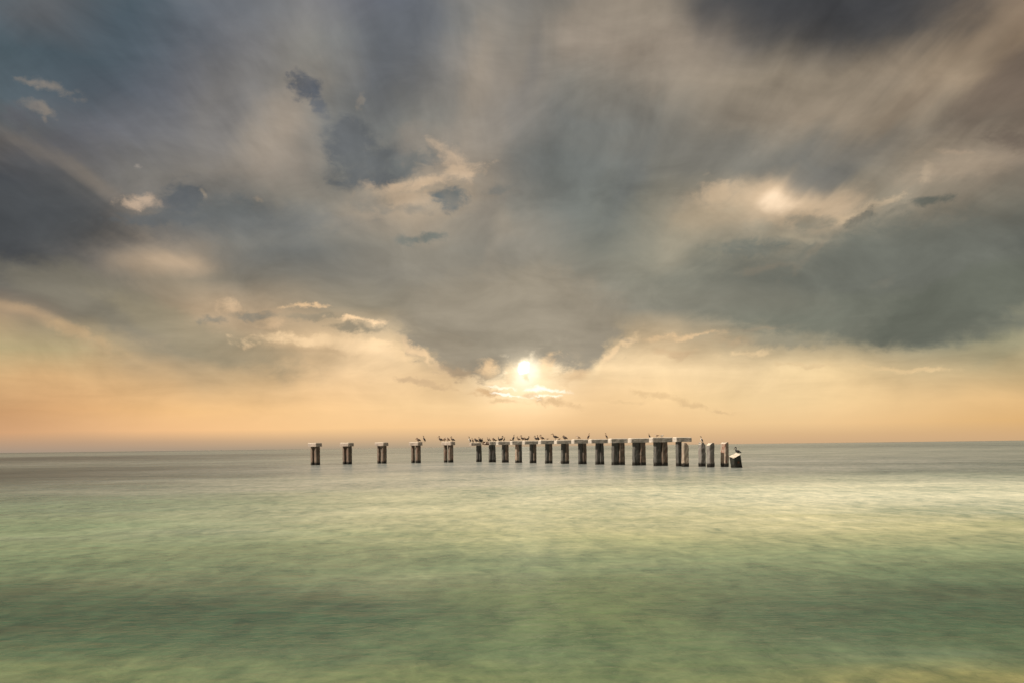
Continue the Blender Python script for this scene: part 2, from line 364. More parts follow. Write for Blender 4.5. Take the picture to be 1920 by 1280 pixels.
def link(name, me, mats, parent=None):
    for m in mats: me.materials.append(m)
    o = bpy.data.objects.new(name, me); C.objects.link(o)
    if parent: o.parent = parent
    return o

def tag(o, label=None, cat=None, group=None, kind=None):
    if label: o['label'] = label
    if cat: o['category'] = cat
    if group: o['group'] = group
    if kind: o['kind'] = kind
    return o

# ------------------------------------------------------------------ water
def water_material():
    m, g, b = mat('sea_water')
    geo = g.n.new('ShaderNodeNewGeometry'); P = geo.outputs['Position']
    x, y, z = g.sep(P)
    wl = g.noise(g.vec('MULTIPLY', P, (0.5, 1.0, 0)), 0.05, 5, 0.55)[1]
    wm = g.noise(g.vec('MULTIPLY', P, (0.35, 1.0, 0)), 0.42, 6, 0.6)[1]
    # shoals and troughs run along the shore; their edges wander
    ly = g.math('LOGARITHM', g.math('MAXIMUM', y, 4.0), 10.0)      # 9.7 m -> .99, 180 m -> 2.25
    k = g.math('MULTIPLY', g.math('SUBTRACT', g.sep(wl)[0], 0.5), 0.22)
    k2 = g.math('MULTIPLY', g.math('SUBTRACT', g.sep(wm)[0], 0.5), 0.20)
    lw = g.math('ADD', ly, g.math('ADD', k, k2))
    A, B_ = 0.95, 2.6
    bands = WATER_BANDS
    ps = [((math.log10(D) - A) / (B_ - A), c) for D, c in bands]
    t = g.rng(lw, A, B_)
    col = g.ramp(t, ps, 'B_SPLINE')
    for (cx, cy, rx, ry, c, op) in WATER_PATCHES:  # sky glow and haze tones painted over the bands, with darker patches
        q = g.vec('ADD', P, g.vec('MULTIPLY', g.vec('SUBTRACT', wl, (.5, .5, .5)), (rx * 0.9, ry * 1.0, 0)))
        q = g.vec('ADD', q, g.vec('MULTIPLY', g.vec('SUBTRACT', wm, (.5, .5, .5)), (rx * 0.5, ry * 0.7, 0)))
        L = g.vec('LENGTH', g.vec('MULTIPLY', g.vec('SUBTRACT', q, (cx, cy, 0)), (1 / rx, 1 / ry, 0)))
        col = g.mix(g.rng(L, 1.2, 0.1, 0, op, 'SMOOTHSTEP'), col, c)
    # wave and ripple shading painted into the colour as mottling and fine streaks
    f1 = g.noise(g.vec('MULTIPLY', P, (1.1, 0.50, 0)), 1.25, 8, 0.64, dist=0.5)[0]
    f2 = g.noise(g.vec('MULTIPLY', P, (0.60, 0.50, 0)), 0.22, 6, 0.58, dist=0.5)[0]
    f4 = g.noise(g.vec('MULTIPLY', P, (0.45, 0.5, 0)), 0.035, 6, 0.62, dist=0.4)[0]
    s = g.math('ADD', g.rng(f1, 0.25, 0.75, -0.35, 0.35), g.rng(f2, 0.3, 0.7, -0.22, 0.22))
    s = g.math('ADD', s, g.rng(f4, 0.3, 0.7, -0.24, 0.24))
    f3 = g.noise(g.vec('MULTIPLY', P, (0.8, 0.9, 0)), 3.3, 6, 0.62, dist=0.4)[0]
    s = g.math('ADD', s, g.rng(f3, 0.25, 0.75, -0.24, 0.24))
    col = g.vec('MULTIPLY', col, g.vec('MULTIPLY_ADD', g.comb(s, s, s), (1.25, 1.0, 0.95), (1.0, 1.0, 1.0)))
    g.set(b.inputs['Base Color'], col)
    b.inputs['Roughness'].default_value = 0.26
    b.inputs['IOR'].default_value = 1.33
    b.inputs['Specular IOR Level'].default_value = 0.32
    h1 = g.noise(g.vec('MULTIPLY', P, (0.5, 1.0, 0)), 0.9, 8, 0.6)[0]
    h2 = g.noise(g.vec('MULTIPLY', P, (0.4, 1.0, 0)), 0.12, 5, 0.5)[0]
    hh = g.math('ADD', g.math('ADD', g.math('MULTIPLY', h1, 0.05), g.math('MULTIPLY', h2, 0.25)), g.math('MULTIPLY', f3, 0.022))
    bp = g.n.new('ShaderNodeBump'); bp.inputs['Strength'].default_value = 1.0; bp.inputs['Distance'].default_value = 1.0
    g.set(bp.inputs['Height'], hh); g.l.new(bp.outputs[0], b.inputs['Normal'])
    return m

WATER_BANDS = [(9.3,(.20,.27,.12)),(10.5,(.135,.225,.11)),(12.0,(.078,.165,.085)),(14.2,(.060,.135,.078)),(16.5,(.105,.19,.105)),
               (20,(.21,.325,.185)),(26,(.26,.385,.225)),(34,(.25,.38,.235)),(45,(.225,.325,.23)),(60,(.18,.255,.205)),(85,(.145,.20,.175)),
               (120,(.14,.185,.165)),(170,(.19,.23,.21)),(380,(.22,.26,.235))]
WATER_PATCHES = [   # reflected sky glow and far haze painted pale into the colour, plus turbid and darker water: x, y, half sizes, colour, strength
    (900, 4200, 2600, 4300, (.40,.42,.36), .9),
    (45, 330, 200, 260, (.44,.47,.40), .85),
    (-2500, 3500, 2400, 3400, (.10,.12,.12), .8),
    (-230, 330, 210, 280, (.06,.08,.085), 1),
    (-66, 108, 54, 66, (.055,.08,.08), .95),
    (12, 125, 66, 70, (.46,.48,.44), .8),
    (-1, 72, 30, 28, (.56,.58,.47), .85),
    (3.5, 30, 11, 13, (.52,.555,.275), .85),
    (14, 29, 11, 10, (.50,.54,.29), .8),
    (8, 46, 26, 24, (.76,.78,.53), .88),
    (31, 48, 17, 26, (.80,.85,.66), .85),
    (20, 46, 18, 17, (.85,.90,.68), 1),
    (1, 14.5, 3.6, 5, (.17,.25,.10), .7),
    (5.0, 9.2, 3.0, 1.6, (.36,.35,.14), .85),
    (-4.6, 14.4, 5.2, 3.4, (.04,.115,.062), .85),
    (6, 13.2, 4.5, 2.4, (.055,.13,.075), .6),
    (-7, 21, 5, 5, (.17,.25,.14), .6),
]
def make_water():
    bm = bmesh.new()
    xs = [-30000, -3000, -600, -150, -60, -20, 0, 20, 60, 150, 600, 3000, 30000]
    ys = [-60, 0, 10, 20, 40, 80, 160, 320, 700, 2000, 8000, 45000]
    vs = [[bm.verts.new((a, b_, 0)) for a in xs] for b_ in ys]
    for j in range(len(ys) - 1):
        for i in range(len(xs) - 1):
            bm.faces.new((vs[j][i], vs[j][i + 1], vs[j + 1][i + 1], vs[j + 1][i]))
    me = bpy.data.meshes.new('sea'); bm.to_mesh(me); bm.free()
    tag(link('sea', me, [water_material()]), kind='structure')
make_water()

# ------------------------------------------------------------------ concrete
def concrete(name, base, dark, stain=0.5, guano=0.8, rust=0.0, tide=0.42, wet=(.012,.010,.008)):
    m, g, b = mat(name)
    geo = g.n.new('ShaderNodeNewGeometry'); P = geo.outputs['Position']
    z = g.sep(P)[2]; nz = g.sep(geo.outputs['Normal'])[2]
    n = g.noise(P, 1.6, 8, 0.65)[0]
    col = g.mix(g.rng(n, 0.35, 0.68, 0, 1), base, tuple(v * 0.62 for v in base))
    # rain and rust run down in streaks
    sn = g.noise(g.vec('MULTIPLY', P, (4.5, 4.5, 0.45)), 1.3, 6, 0.6)[0]
    col = g.mix(g.rng(sn, 0.48, 0.66, 0, stain), col, dark)
    if rust:
        rn = g.noise(g.vec('MULTIPLY', P, (2.4, 2.4, 0.5)), 2.0, 7, 0.7, dist=0.6)[0]
        col = g.mix(g.rng(rn, 0.50, 0.60, 0, rust), col, (.24, .05, .022))
    # droppings on everything that faces up
    gn = g.noise(P, 2.6, 6, 0.6)[0]
    gu = g.math('MULTIPLY', g.rng(nz, 0.35, 0.75), g.rng(gn, 0.30, 0.55, 0.35, 1.0))
    col = g.mix(g.math('MULTIPLY', gu, guano), col, (.82, .73, .60))
    # dark weed and wet band left by the tide
    wn = g.noise(g.vec('MULTIPLY', P, (2.5, 2.5, 1.0)), 2.0, 5, 0.6)[0]
    zt = g.math('ADD', z, g.rng(wn, 0.2, 0.8, -0.16, 0.16))
    col = g.mix(g.rng(zt, tide + 0.10, tide - 0.10, 0, 1), col, wet)
    g.set(b.inputs['Base Color'], col)
    g.set(b.inputs['Roughness'], g.rng(zt, tide - 0.1, tide + 0.1, 0.45, 0.9))
    bp = g.n.new('ShaderNodeBump'); bp.inputs['Strength'].default_value = 0.6; bp.inputs['Distance'].default_value = 0.05
    g.set(bp.inputs['Height'], g.noise(P, 9.0, 6, 0.6)[0]); g.l.new(bp.outputs[0], b.inputs['Normal'])
    return m
M_CAP = concrete('pale_cap_concrete', (.58,.49,.42), (.30,.26,.22), 0.50, 1.0, 0.08, tide=-1)
M_CAPG = concrete('grey_cap_concrete', (.66,.60,.53), (.34,.31,.28), 0.45, 1.0, 0.08, tide=-1)
M_LEGD = concrete('shaded_leg_concrete', (.125,.125,.115), (.035,.035,.033), 0.7, 0.2, 0.1)  # shade under the caps put into the colour as a darker tone
M_LEG = concrete('brown_leg_concrete', (.23,.185,.145), (.06,.05,.04), 0.8, 0.3, 0.3)
M_LEGP = concrete('pale_leg_concrete', (.46,.40,.32), (.21,.18,.14), 0.55, 0.9, 0.3)
M_LEGR = concrete('rusty_leg_concrete', (.50,.42,.34), (.16,.10,.07), 0.5, 0.9, 0.95)
M_PILE = concrete('grey_pile_concrete', (.27,.26,.24), (.14,.13,.115), 0.5, 1.0, 0.15)
M_BLOCK = concrete('black_block_concrete', (.045,.05,.045), (.015,.015,.014), 0.6, 1.0, 0.05, tide=0.3)
M_IRON, gI, bI = mat('rusted_iron')
gI.set(bI.inputs['Base Color'], gI.mix(gI.rng(gI.noise(None, 9, 5)[0] if False else gI.noise(gI.n.new('ShaderNodeNewGeometry').outputs['Position'], 9, 5)[0], .4, .6), (.045,.02,.012), (.17,.06,.025)))
bI.inputs['Roughness'].default_value = 0.9

def slab(w, d, z0, z1, taper=(1, 1), seed=0, rough=0.02, nz=None, chip=0.0, topcut=None, bulge=0.0, cham=0.0):
    """a weathered concrete block: rings of a chamfered rectangle, jittered; taper = scale of the top ring in x, y"""
    nz = nz or max(2, int((z1 - z0) / 0.25))
    ch = min(w, d) * 0.10
    hw, hd = w / 2, d / 2
    base = []
    def edge(ax, ay, bx, by, n):
        for i in range(n): base.append((ax + (bx - ax) * i / n, ay + (by - ay) * i / n))
    k = 4
    edge(-hw + ch, -hd, hw - ch, -hd, k); edge(hw - ch, -hd, hw, -hd + ch, 1)
    edge(hw, -hd + ch, hw, hd - ch, k); edge(hw, hd - ch, hw - ch, hd, 1)
    edge(hw - ch, hd, -hw + ch, hd, k); edge(-hw + ch, hd, -hw, hd - ch, 1)
    edge(-hw, hd - ch, -hw, -hd + ch, k); edge(-hw, -hd + ch, -hw + ch, -hd, 1)
    bm = bmesh.new(); rings = []
    for j in range(nz + 1):
        t = j / nz; z = z0 + (z1 - z0) * t
        sx = 1 + (taper[0] - 1) * t ** 2.2 + bulge * math.sin(math.pi * min(1, t * 1.1)); sy = 1 + (taper[1] - 1) * t ** 2.2
        r = []
        for (x, y) in base:
            p = Vector((x * sx, y * sy, z))
            nv = noise.noise_vector(p * 2.3 + Vector((seed * 7.1, seed * 3.3, 0)))
            nf = noise.noise_vector(p * 7.0 + Vector((seed * 2.1, 0, seed * 5.3)))
            p += Vector((nv.x, nv.y, nv.z * 0.5)) * rough * 1.6 + Vector((nf.x, nf.y, 0)) * rough * 0.7
            if topcut and j > 0:
                lim = topcut(x / hw, y / hd)
                if t > 0.55: p.z = z0 + (p.z - z0) * (1 - (1 - lim) * (t - 0.55) / 0.45)
            r.append(bm.verts.new(p))
        rings.append(r)
    n = len(base)
    if cham:      # worn top arris
        r = []
        for v in rings[-1]:
            q = v.co.copy(); L2 = math.hypot(q.x, q.y)
            r.append(bm.verts.new((q.x - math.copysign(cham, q.x) * (abs(q.x) > hw - 0.12), q.y - math.copysign(cham, q.y) * (abs(q.y) > hd - 0.12), q.z)))
            v.co.z -= cham * 0.9
        rings.append(r); nz += 1
    for j in range(nz):
        for i in range(n):
            bm.faces.new((rings[j][i], rings[j][(i + 1) % n], rings[j + 1][(i + 1) % n], rings[j + 1][i]))
    for r, up in ((rings[-1], True), (rings[0], False)):
        c = bm.verts.new(sum((v.co for v in r), Vector()) / n + Vector((0, 0, 0.01 if up else 0)))
        for i in range(n):
            f = (c, r[i], r[(i + 1) % n]) if up else (c, r[(i + 1) % n], r[i])
            bm.faces.new(f)
    bmesh.ops.recalc_face_normals(bm, faces=bm.faces)
    me = bpy.data.meshes.new('block'); bm.to_mesh(me); bm.free()
    return me

def rod_mesh(paths, r=0.018):
    bm = bmesh.new()
    for pts in paths:
        prev = None
        for i, p in enumerate(pts):
            p = Vector(p)
            t = (Vector(pts[min(i + 1, len(pts) - 1)]) - Vector(pts[max(i - 1, 0)])).normalized()
            a = t.orthogonal().normalized(); b_ = t.cross(a)
            ring = [bm.verts.new(p + (a * math.cos(q) + b_ * math.sin(q)) * r) for q in [k * math.pi / 3 for k in range(6)]]
            if prev:
                # match ring order
                for k in range(6): bm.faces.new((prev[k], prev[(k + 1) % 6], ring[(k + 1) % 6], ring[k]))
            prev = ring
    bmesh.ops.recalc_face_normals(bm, faces=bm.faces)
    me = bpy.data.meshes.new('rods'); bm.to_mesh(me); bm.free(); return me

def empty(name, loc, rz):
    o = bpy.data.objects.new(name, None); o.empty_display_size = 0.3; C.objects.link(o)
    o.location = loc; o.rotation_euler = (0, 0, rz); return o

def place(px, below):
    """world x, y of a water position seen at across = px, 'below' steps under the horizon"""
    D = EYE * 1663.0 / below
    py = 836.5 - (px - 960) * math.tan(ROLL) + below
    return ray(px, py)[0] * D, D
TOP, BOT = 3.50, 2.93
PERCH = []      # (x0, x1, centre, yaw, top) of every cap, for the birds

# ---- five separate bents on the left: a square-ish cap on two legs
def left_bent(px, below, w, d, label, seed, extra=None):
    x, y = place(px, below)
    rz = math.radians(-22)
    e = tag(empty('pier_bent', (x, y, 0), 0), label, 'pier bent', 'separate bents of the ruined pier')
    c = link('cap', slab(w, d, BOT + 0.06, TOP + 0.08, (1, 1), seed, 0.030, 3, cham=0.08), [M_CAP], e); c.rotation_euler[2] = rz
    s = y / 144.0
    l1 = link('leg', slab(0.46, 0.72, -1.2, BOT + 0.07, (1.0, 1.0), seed + 20, 0.02), [M_LEG], e)
    l1.location = (-0.50 * s, 0.42, 0); l1.rotation_euler[2] = math.radians(20) - x / y
    l2 = link('leg', slab(0.72, 0.85, -1.2, BOT + 0.07, (1.0, 1.0), seed + 40, 0.02), [M_LEG], e)
    l2.location = (0.38 * s, -0.22, 0); l2.rotation_euler[2] = math.radians(20) - x / y
    PERCH.append((px - 14.5, px + 14.5, (x, y), 0.0, TOP + 0.08))
left_bent(591, 30.0, 1.80, 1.62, 'leftmost of the detached concrete bents, far left end with nothing perched on it', 1)
left_bent(651, 29.2, 1.86, 1.62, 'second detached concrete bent from the left, bare cap on two legs', 2)
left_bent(716, 28.7, 1.88, 1.66, 'third detached concrete bent from the left, bare weathered cap, middle of the five', 3)
left_bent(780, 28.4, 1.92, 1.62, 'fourth detached concrete bent with two birds at the right of its cap', 4)
left_bent(841, 28.2, 1.98, 1.66, 'fifth detached concrete bent with four birds on top, nearest the long row', 5)

# ---- the long row: caps set across the pier, running away from the right front to the middle
ROWYAW = math.radians(26)       # caps lie along (cos, sin) of this
def below_row(px): return 27.9 + 0.0335 * (px - 897)
# cap from, cap to (photo steps, including the lit end), leg silhouette from, to, leg style
ROWB = [
 (880, 903, 893, 903.5, 'A', 'end bent of the long row, pale broken cap with a dark leg, beside the gap'),
 (914, 931, 916, 930, 'W', 'bent under the rusted broken cap joint, wide dark leg tapering at the top'),
 (930, 958, 941, 954, 'P', 'third bent of the long row with a pale brown patch on its leg'),
 (956, 981, 966, 979, 'R', 'bent with a cracked leg showing white concrete and orange rust'),
 (979, 1010, 993, 1006, 'N', 'fifth bent of the long row, slim leg with a grey lower patch'),
 (1009, 1040, 1022, 1036, 'N', 'sixth bent of the long row, straight leg with a pale right half'),
 (1039, 1072, 1052, 1067, 'N', 'seventh bent of the long row, white gull floating at its leg'),
 (1071, 1104, 1084, 1100, 'N', 'eighth bent of the long row, straight dark leg with low tan patch'),
 (1103, 1141, 1116, 1133, 'W', 'ninth bent of the long row, top-narrowed leg, lone bird at its right end'),
 (1140, 1178, 1148, 1170, 'D', 'tenth bent of the long row, broad double leg with reddish foot and bare cap'),
 (1177, 1218, 1187, 1209, 'D', 'eleventh bent of the long row, broad double leg under cap with black cormorant'),
 (1217, 1262, 1227, 1250, 'D', 'twelfth bent of the long row, rounded double leg under the two pale gulls'),
 (1261, 1298, 1268, 1278, 'S', 'last capped bent at the right end, narrow dark leg behind a pale pile'),
]
u = Vector((math.cos(ROWYAW), math.sin(ROWYAW)))        # along a cap
n_ = Vector((math.sin(ROWYAW), -math.cos(ROWYAW)))      # towards the camera end of the pier
for i, (c0, c1, l0, l1, style, label) in enumerate(ROWB):
    pc = (c0 + c1) / 2
    x, y = place(pc, below_row((l0 + l1) / 2))
    ppm = 1663.0 / y
    e = tag(empty('pier_bent', (x, y, 0), ROWYAW), label, 'pier bent', 'capped bents of the long pier row')
    b = Vector((x, y)).normalized()                      # line of sight
    fu = abs(u.x * b.y - u.y * b.x); fn = abs(n_.x * b.y - n_.y * b.x)
    T = 0.85
    w = ((c1 - c0) / ppm - T * fn) / fu
    top = TOP + (0.02 if i % 2 else -0.015) - (0.0 if i != 0 else 0.16)
    if i == 0: top = 3.38
    cap = link('cap', slab(w, T, BOT - (0.08 if i == 0 else 0), top, (1, 1), 60 + i, 0.028, 3, cham=0.08), [M_CAP if i == 0 else M_CAPG], e)
    PERCH.append((c0, c1, (x, y), ROWYAW, top))
    # legs: cap shade painted in as dark concrete, sunlit right legs given a lighter one
    def local(px_):      # offset along the cap for a silhouette position
        return ((px_ - pc) / ppm) / fu
    W = (l1 - l0) / ppm
    tp = {'A': (.86, .95), 'W': (.72, .95), 'P': (.97, 1), 'R': (.92, 1), 'N': (.95, 1), 'D': (.9, 1), 'S': (1, 1)}[style]
    if style == 'D':
        a = W * 0.50 / fu * 0.92; dd = 0.60
        g1 = link('leg', slab(a, dd, -1.2, BOT + 0.01, (.93, 1), 80 + i, 0.03, bulge=0.04), [M_LEGD], e); g1.location = (local(l0 + (l1 - l0) * .27), 0.04, 0)
        g2 = link('leg', slab(a, dd, -1.2, BOT + 0.01, (.88, 1), 95 + i, 0.03, bulge=0.03), [M_LEG], e); g2.location = (local(l0 + (l1 - l0) * .735), -0.12, 0)
    elif style == 'S':
        a = W / fu * .72
        g1 = link('leg', slab(a, 0.55, -1.2, BOT + 0.01, tp, 80 + i, 0.02), [M_LEGD], e); g1.location = (local((l0 + l1) / 2), 0, 0)
    else:
        dd = 0.5
        tot = (W - dd * fn) / fu
        ma = {'A': M_LEGD, 'W': M_LEGD, 'P': M_LEGD, 'R': M_LEGR, 'N': M_LEGD}[style]
        mb = {'A': M_LEGD, 'W': M_LEGD, 'P': M_LEG, 'R': M_LEGD, 'N': M_LEG}[style]
        a = tot * 0.52
        g1 = link('leg', slab(a, dd, -1.2, BOT + 0.01, tp, 80 + i, 0.022, bulge=.02), [ma], e); g1.location = (local((l0 + l1) / 2) - tot * .23, 0.06, 0)
        g2 = link('leg', slab(tot * .54, dd, -1.2, BOT + 0.01, tp, 95 + i, 0.022, bulge=.02), [mb], e); g2.location = (local((l0 + l1) / 2) + tot * .24, -0.05, 0)
        if style == 'R': g1['label'] = 'cracked leg with white and rusty concrete'
    if i == 1:      # the rusted joint between the first two caps
        rods = []
        rr = random.Random(4)
        x0 = -w / 2 + 0.1
        for k in range(9):
            zz = BOT + 0.06 + 0.06 * k; yy = rr.uniform(-.38, .38)
            rods.append([(x0, yy, zz), (x0 - .45, yy + rr.uniform(-.05, .05), zz + rr.uniform(-.05, .03)), (x0 - .95 - rr.uniform(0, .3), yy + rr.uniform(-.1, .1), zz - rr.uniform(-.05, .12))])
        link('rebar', rod_mesh(rods, 0.035), [M_IRON], e)
        lump = link('broken_stub', slab(0.75, 0.6, BOT + .08, TOP - .14, (.7, .8), 33, 0.09), [M_LEGR], e); lump.location = (-w / 2 - 0.30, 0, 0)

# ---- piles without a cap at the right
def pile(px, below, w, d, rz, z1, m, label, seed, topcut=None, name='broken_pile', tilt=None, taper=(1, 1)):
    x, y = place(px, below)
    me = slab(w, d, -1.2, z1, taper, seed, 0.03, 16, topcut=topcut)
    o = tag(link(name, me, [m]), label, 'concrete pile', 'capless piles at the right of the pier')
    o.location = (x, y, 0); o.rotation_euler = (0, 0, rz)
    return o
def peak(k, lo):   # shoulders fall away from the crest
    return lambda a, b: 1 - lo * max(0.0, abs(a + k) - 0.25)
pile(1285, 41.5, 0.74, 0.55, math.radians(22), 2.80, M_LEGP, 'pale pile with white chipped top standing under the right end cap', 201, lambda a, b: 1 - .10 * max(0, a), taper=(.9, 1))
pile(1316.5, 41.6, 0.74, 0.60, math.radians(24), 2.86, M_PILE, 'broken pile with a chipped pointed top that a cormorant stands on', 202, peak(.15, .12), taper=(.90, 1))
pile(1332.5, 43.0, 0.72, 0.60, math.radians(28), 2.74, M_PILE, 'square grey pile with a warm sunlit left side and flat top, no bird', 203, lambda a, b: 1 - .07 * max(0, -a))
pr = pile(1359, 42.6, 0.68, 0.74, math.radians(34), 2.80, M_LEGR, 'pile split down the middle by a red rust streak', 204, lambda a, b: 1 - .04 * max(0, -a), taper=(.9, 1))
x, y = place(1359, 42.6)
tb = empty('tilted_block', (*place(1381.5, 44.3), 0), math.radians(24))
tag(tb, 'short black concrete stump leaning left in the water with a white top', 'concrete stump')
st_ = link('stump', slab(1.05, 0.75, -1.0, 1.52, (1, 1), 301, 0.03, 10), [M_BLOCK], tb)
st_.rotation_euler = (math.radians(16), math.radians(-23), 0)
bm = bmesh.new()
bmesh.ops.create_cone(bm, cap_ends=True, segments=14, radius1=.13, radius2=.15, depth=.05, matrix=Matrix.Translation((0.02, -0.375, 0.78)) @ Matrix.Rotation(math.pi / 2, 4, 'X'))
me = bpy.data.meshes.new('bolt_hole'); bm.to_mesh(me); bm.free()
link('bolt_hole', me, [M_IRON], st_)

# ------------------------------------------------------------------ birds
def feathers(name, c1, c2, rough=0.7):
    m, g, b = mat(name)
    geo = g.n.new('ShaderNodeTexCoord')
    g.set(b.inputs['Base Color'], g.mix(g.rng(g.noise(g.vec('MULTIPLY', geo.outputs['Object'], (1, 3, 3)), 9, 5)[0], .4, .62), c1, c2))
    b.inputs['Roughness'].default_value = rough; return m
F_BROWN = feathers('brown_feathers', (.075,.05,.038), (.028,.02,.018))
F_DARK = feathers('dark_feathers', (.022,.018,.02), (.010,.009,.011))
F_PALE = feathers('pale_feathers', (.62,.50,.38), (.45,.34,.25))
F_WHITE = feathers('white_feathers', (.80,.76,.70), (.66,.62,.57))
F_GREY = feathers('grey_feathers', (.34,.32,.30), (.24,.23,.22))
F_TAN = feathers('tan_feathers', (.26,.16,.10), (.13,.08,.055))
F_BILL = feathers('bill_horn', (.17,.11,.07), (.09,.06,.045), .5)
F_LEG = feathers('leg_skin', (.07,.05,.04), (.04,.03,.03), .6)

FAT = 1.25
def loft(bm, pts, mi, seg=10):
    """pts: (x, y, z, ry, rz, mat) ; rings face along the path in the x-z plane; smooth through Catmull-Rom"""
    P = []
    n = len(pts)
    for i in range(n - 1):
        p0, p1, p2, p3 = pts[max(i - 1, 0)], pts[i], pts[i + 1], pts[min(i + 2, n - 1)]
        for k in range(3):
            t = k / 3
            P.append(tuple(0.5 * ((2 * p1[j]) + (-p0[j] + p2[j]) * t + (2 * p0[j] - 5 * p1[j] + 4 * p2[j] - p3[j]) * t * t + (-p0[j] + 3 * p1[j] - 3 * p2[j] + p3[j]) * t ** 3) for j in range(5)) + (p1[5],))
    P.append(tuple(pts[-1]))
    prev = None
    for i, p in enumerate(P):
        a = Vector(P[max(i - 1, 0)][:3]); b_ = Vector(P[min(i + 1, len(P) - 1)][:3])
        t = (b_ - a).normalized()
        side = Vector((0, 1, 0)); up = t.cross(side).normalized(); side = up.cross(t).normalized()
        ring = [bm.verts.new(Vector(p[:3]) + side * math.cos(q) * max(p[3] * FAT, .005) + up * math.sin(q) * max(p[4] * FAT, .005)) for q in [k * 2 * math.pi / seg for k in range(seg)]]
        if prev:
            for k in range(seg):
                f = bm.faces.new((prev[k], prev[(k + 1) % seg], ring[(k + 1) % seg], ring[k])); f.material_index = P[i - 1][5]; f.smooth = True
        else:
            f = bm.faces.new(ring[::-1]); f.material_index = p[5]
        prev = ring
    bm.faces.new(prev).material_index = P[-2][5]

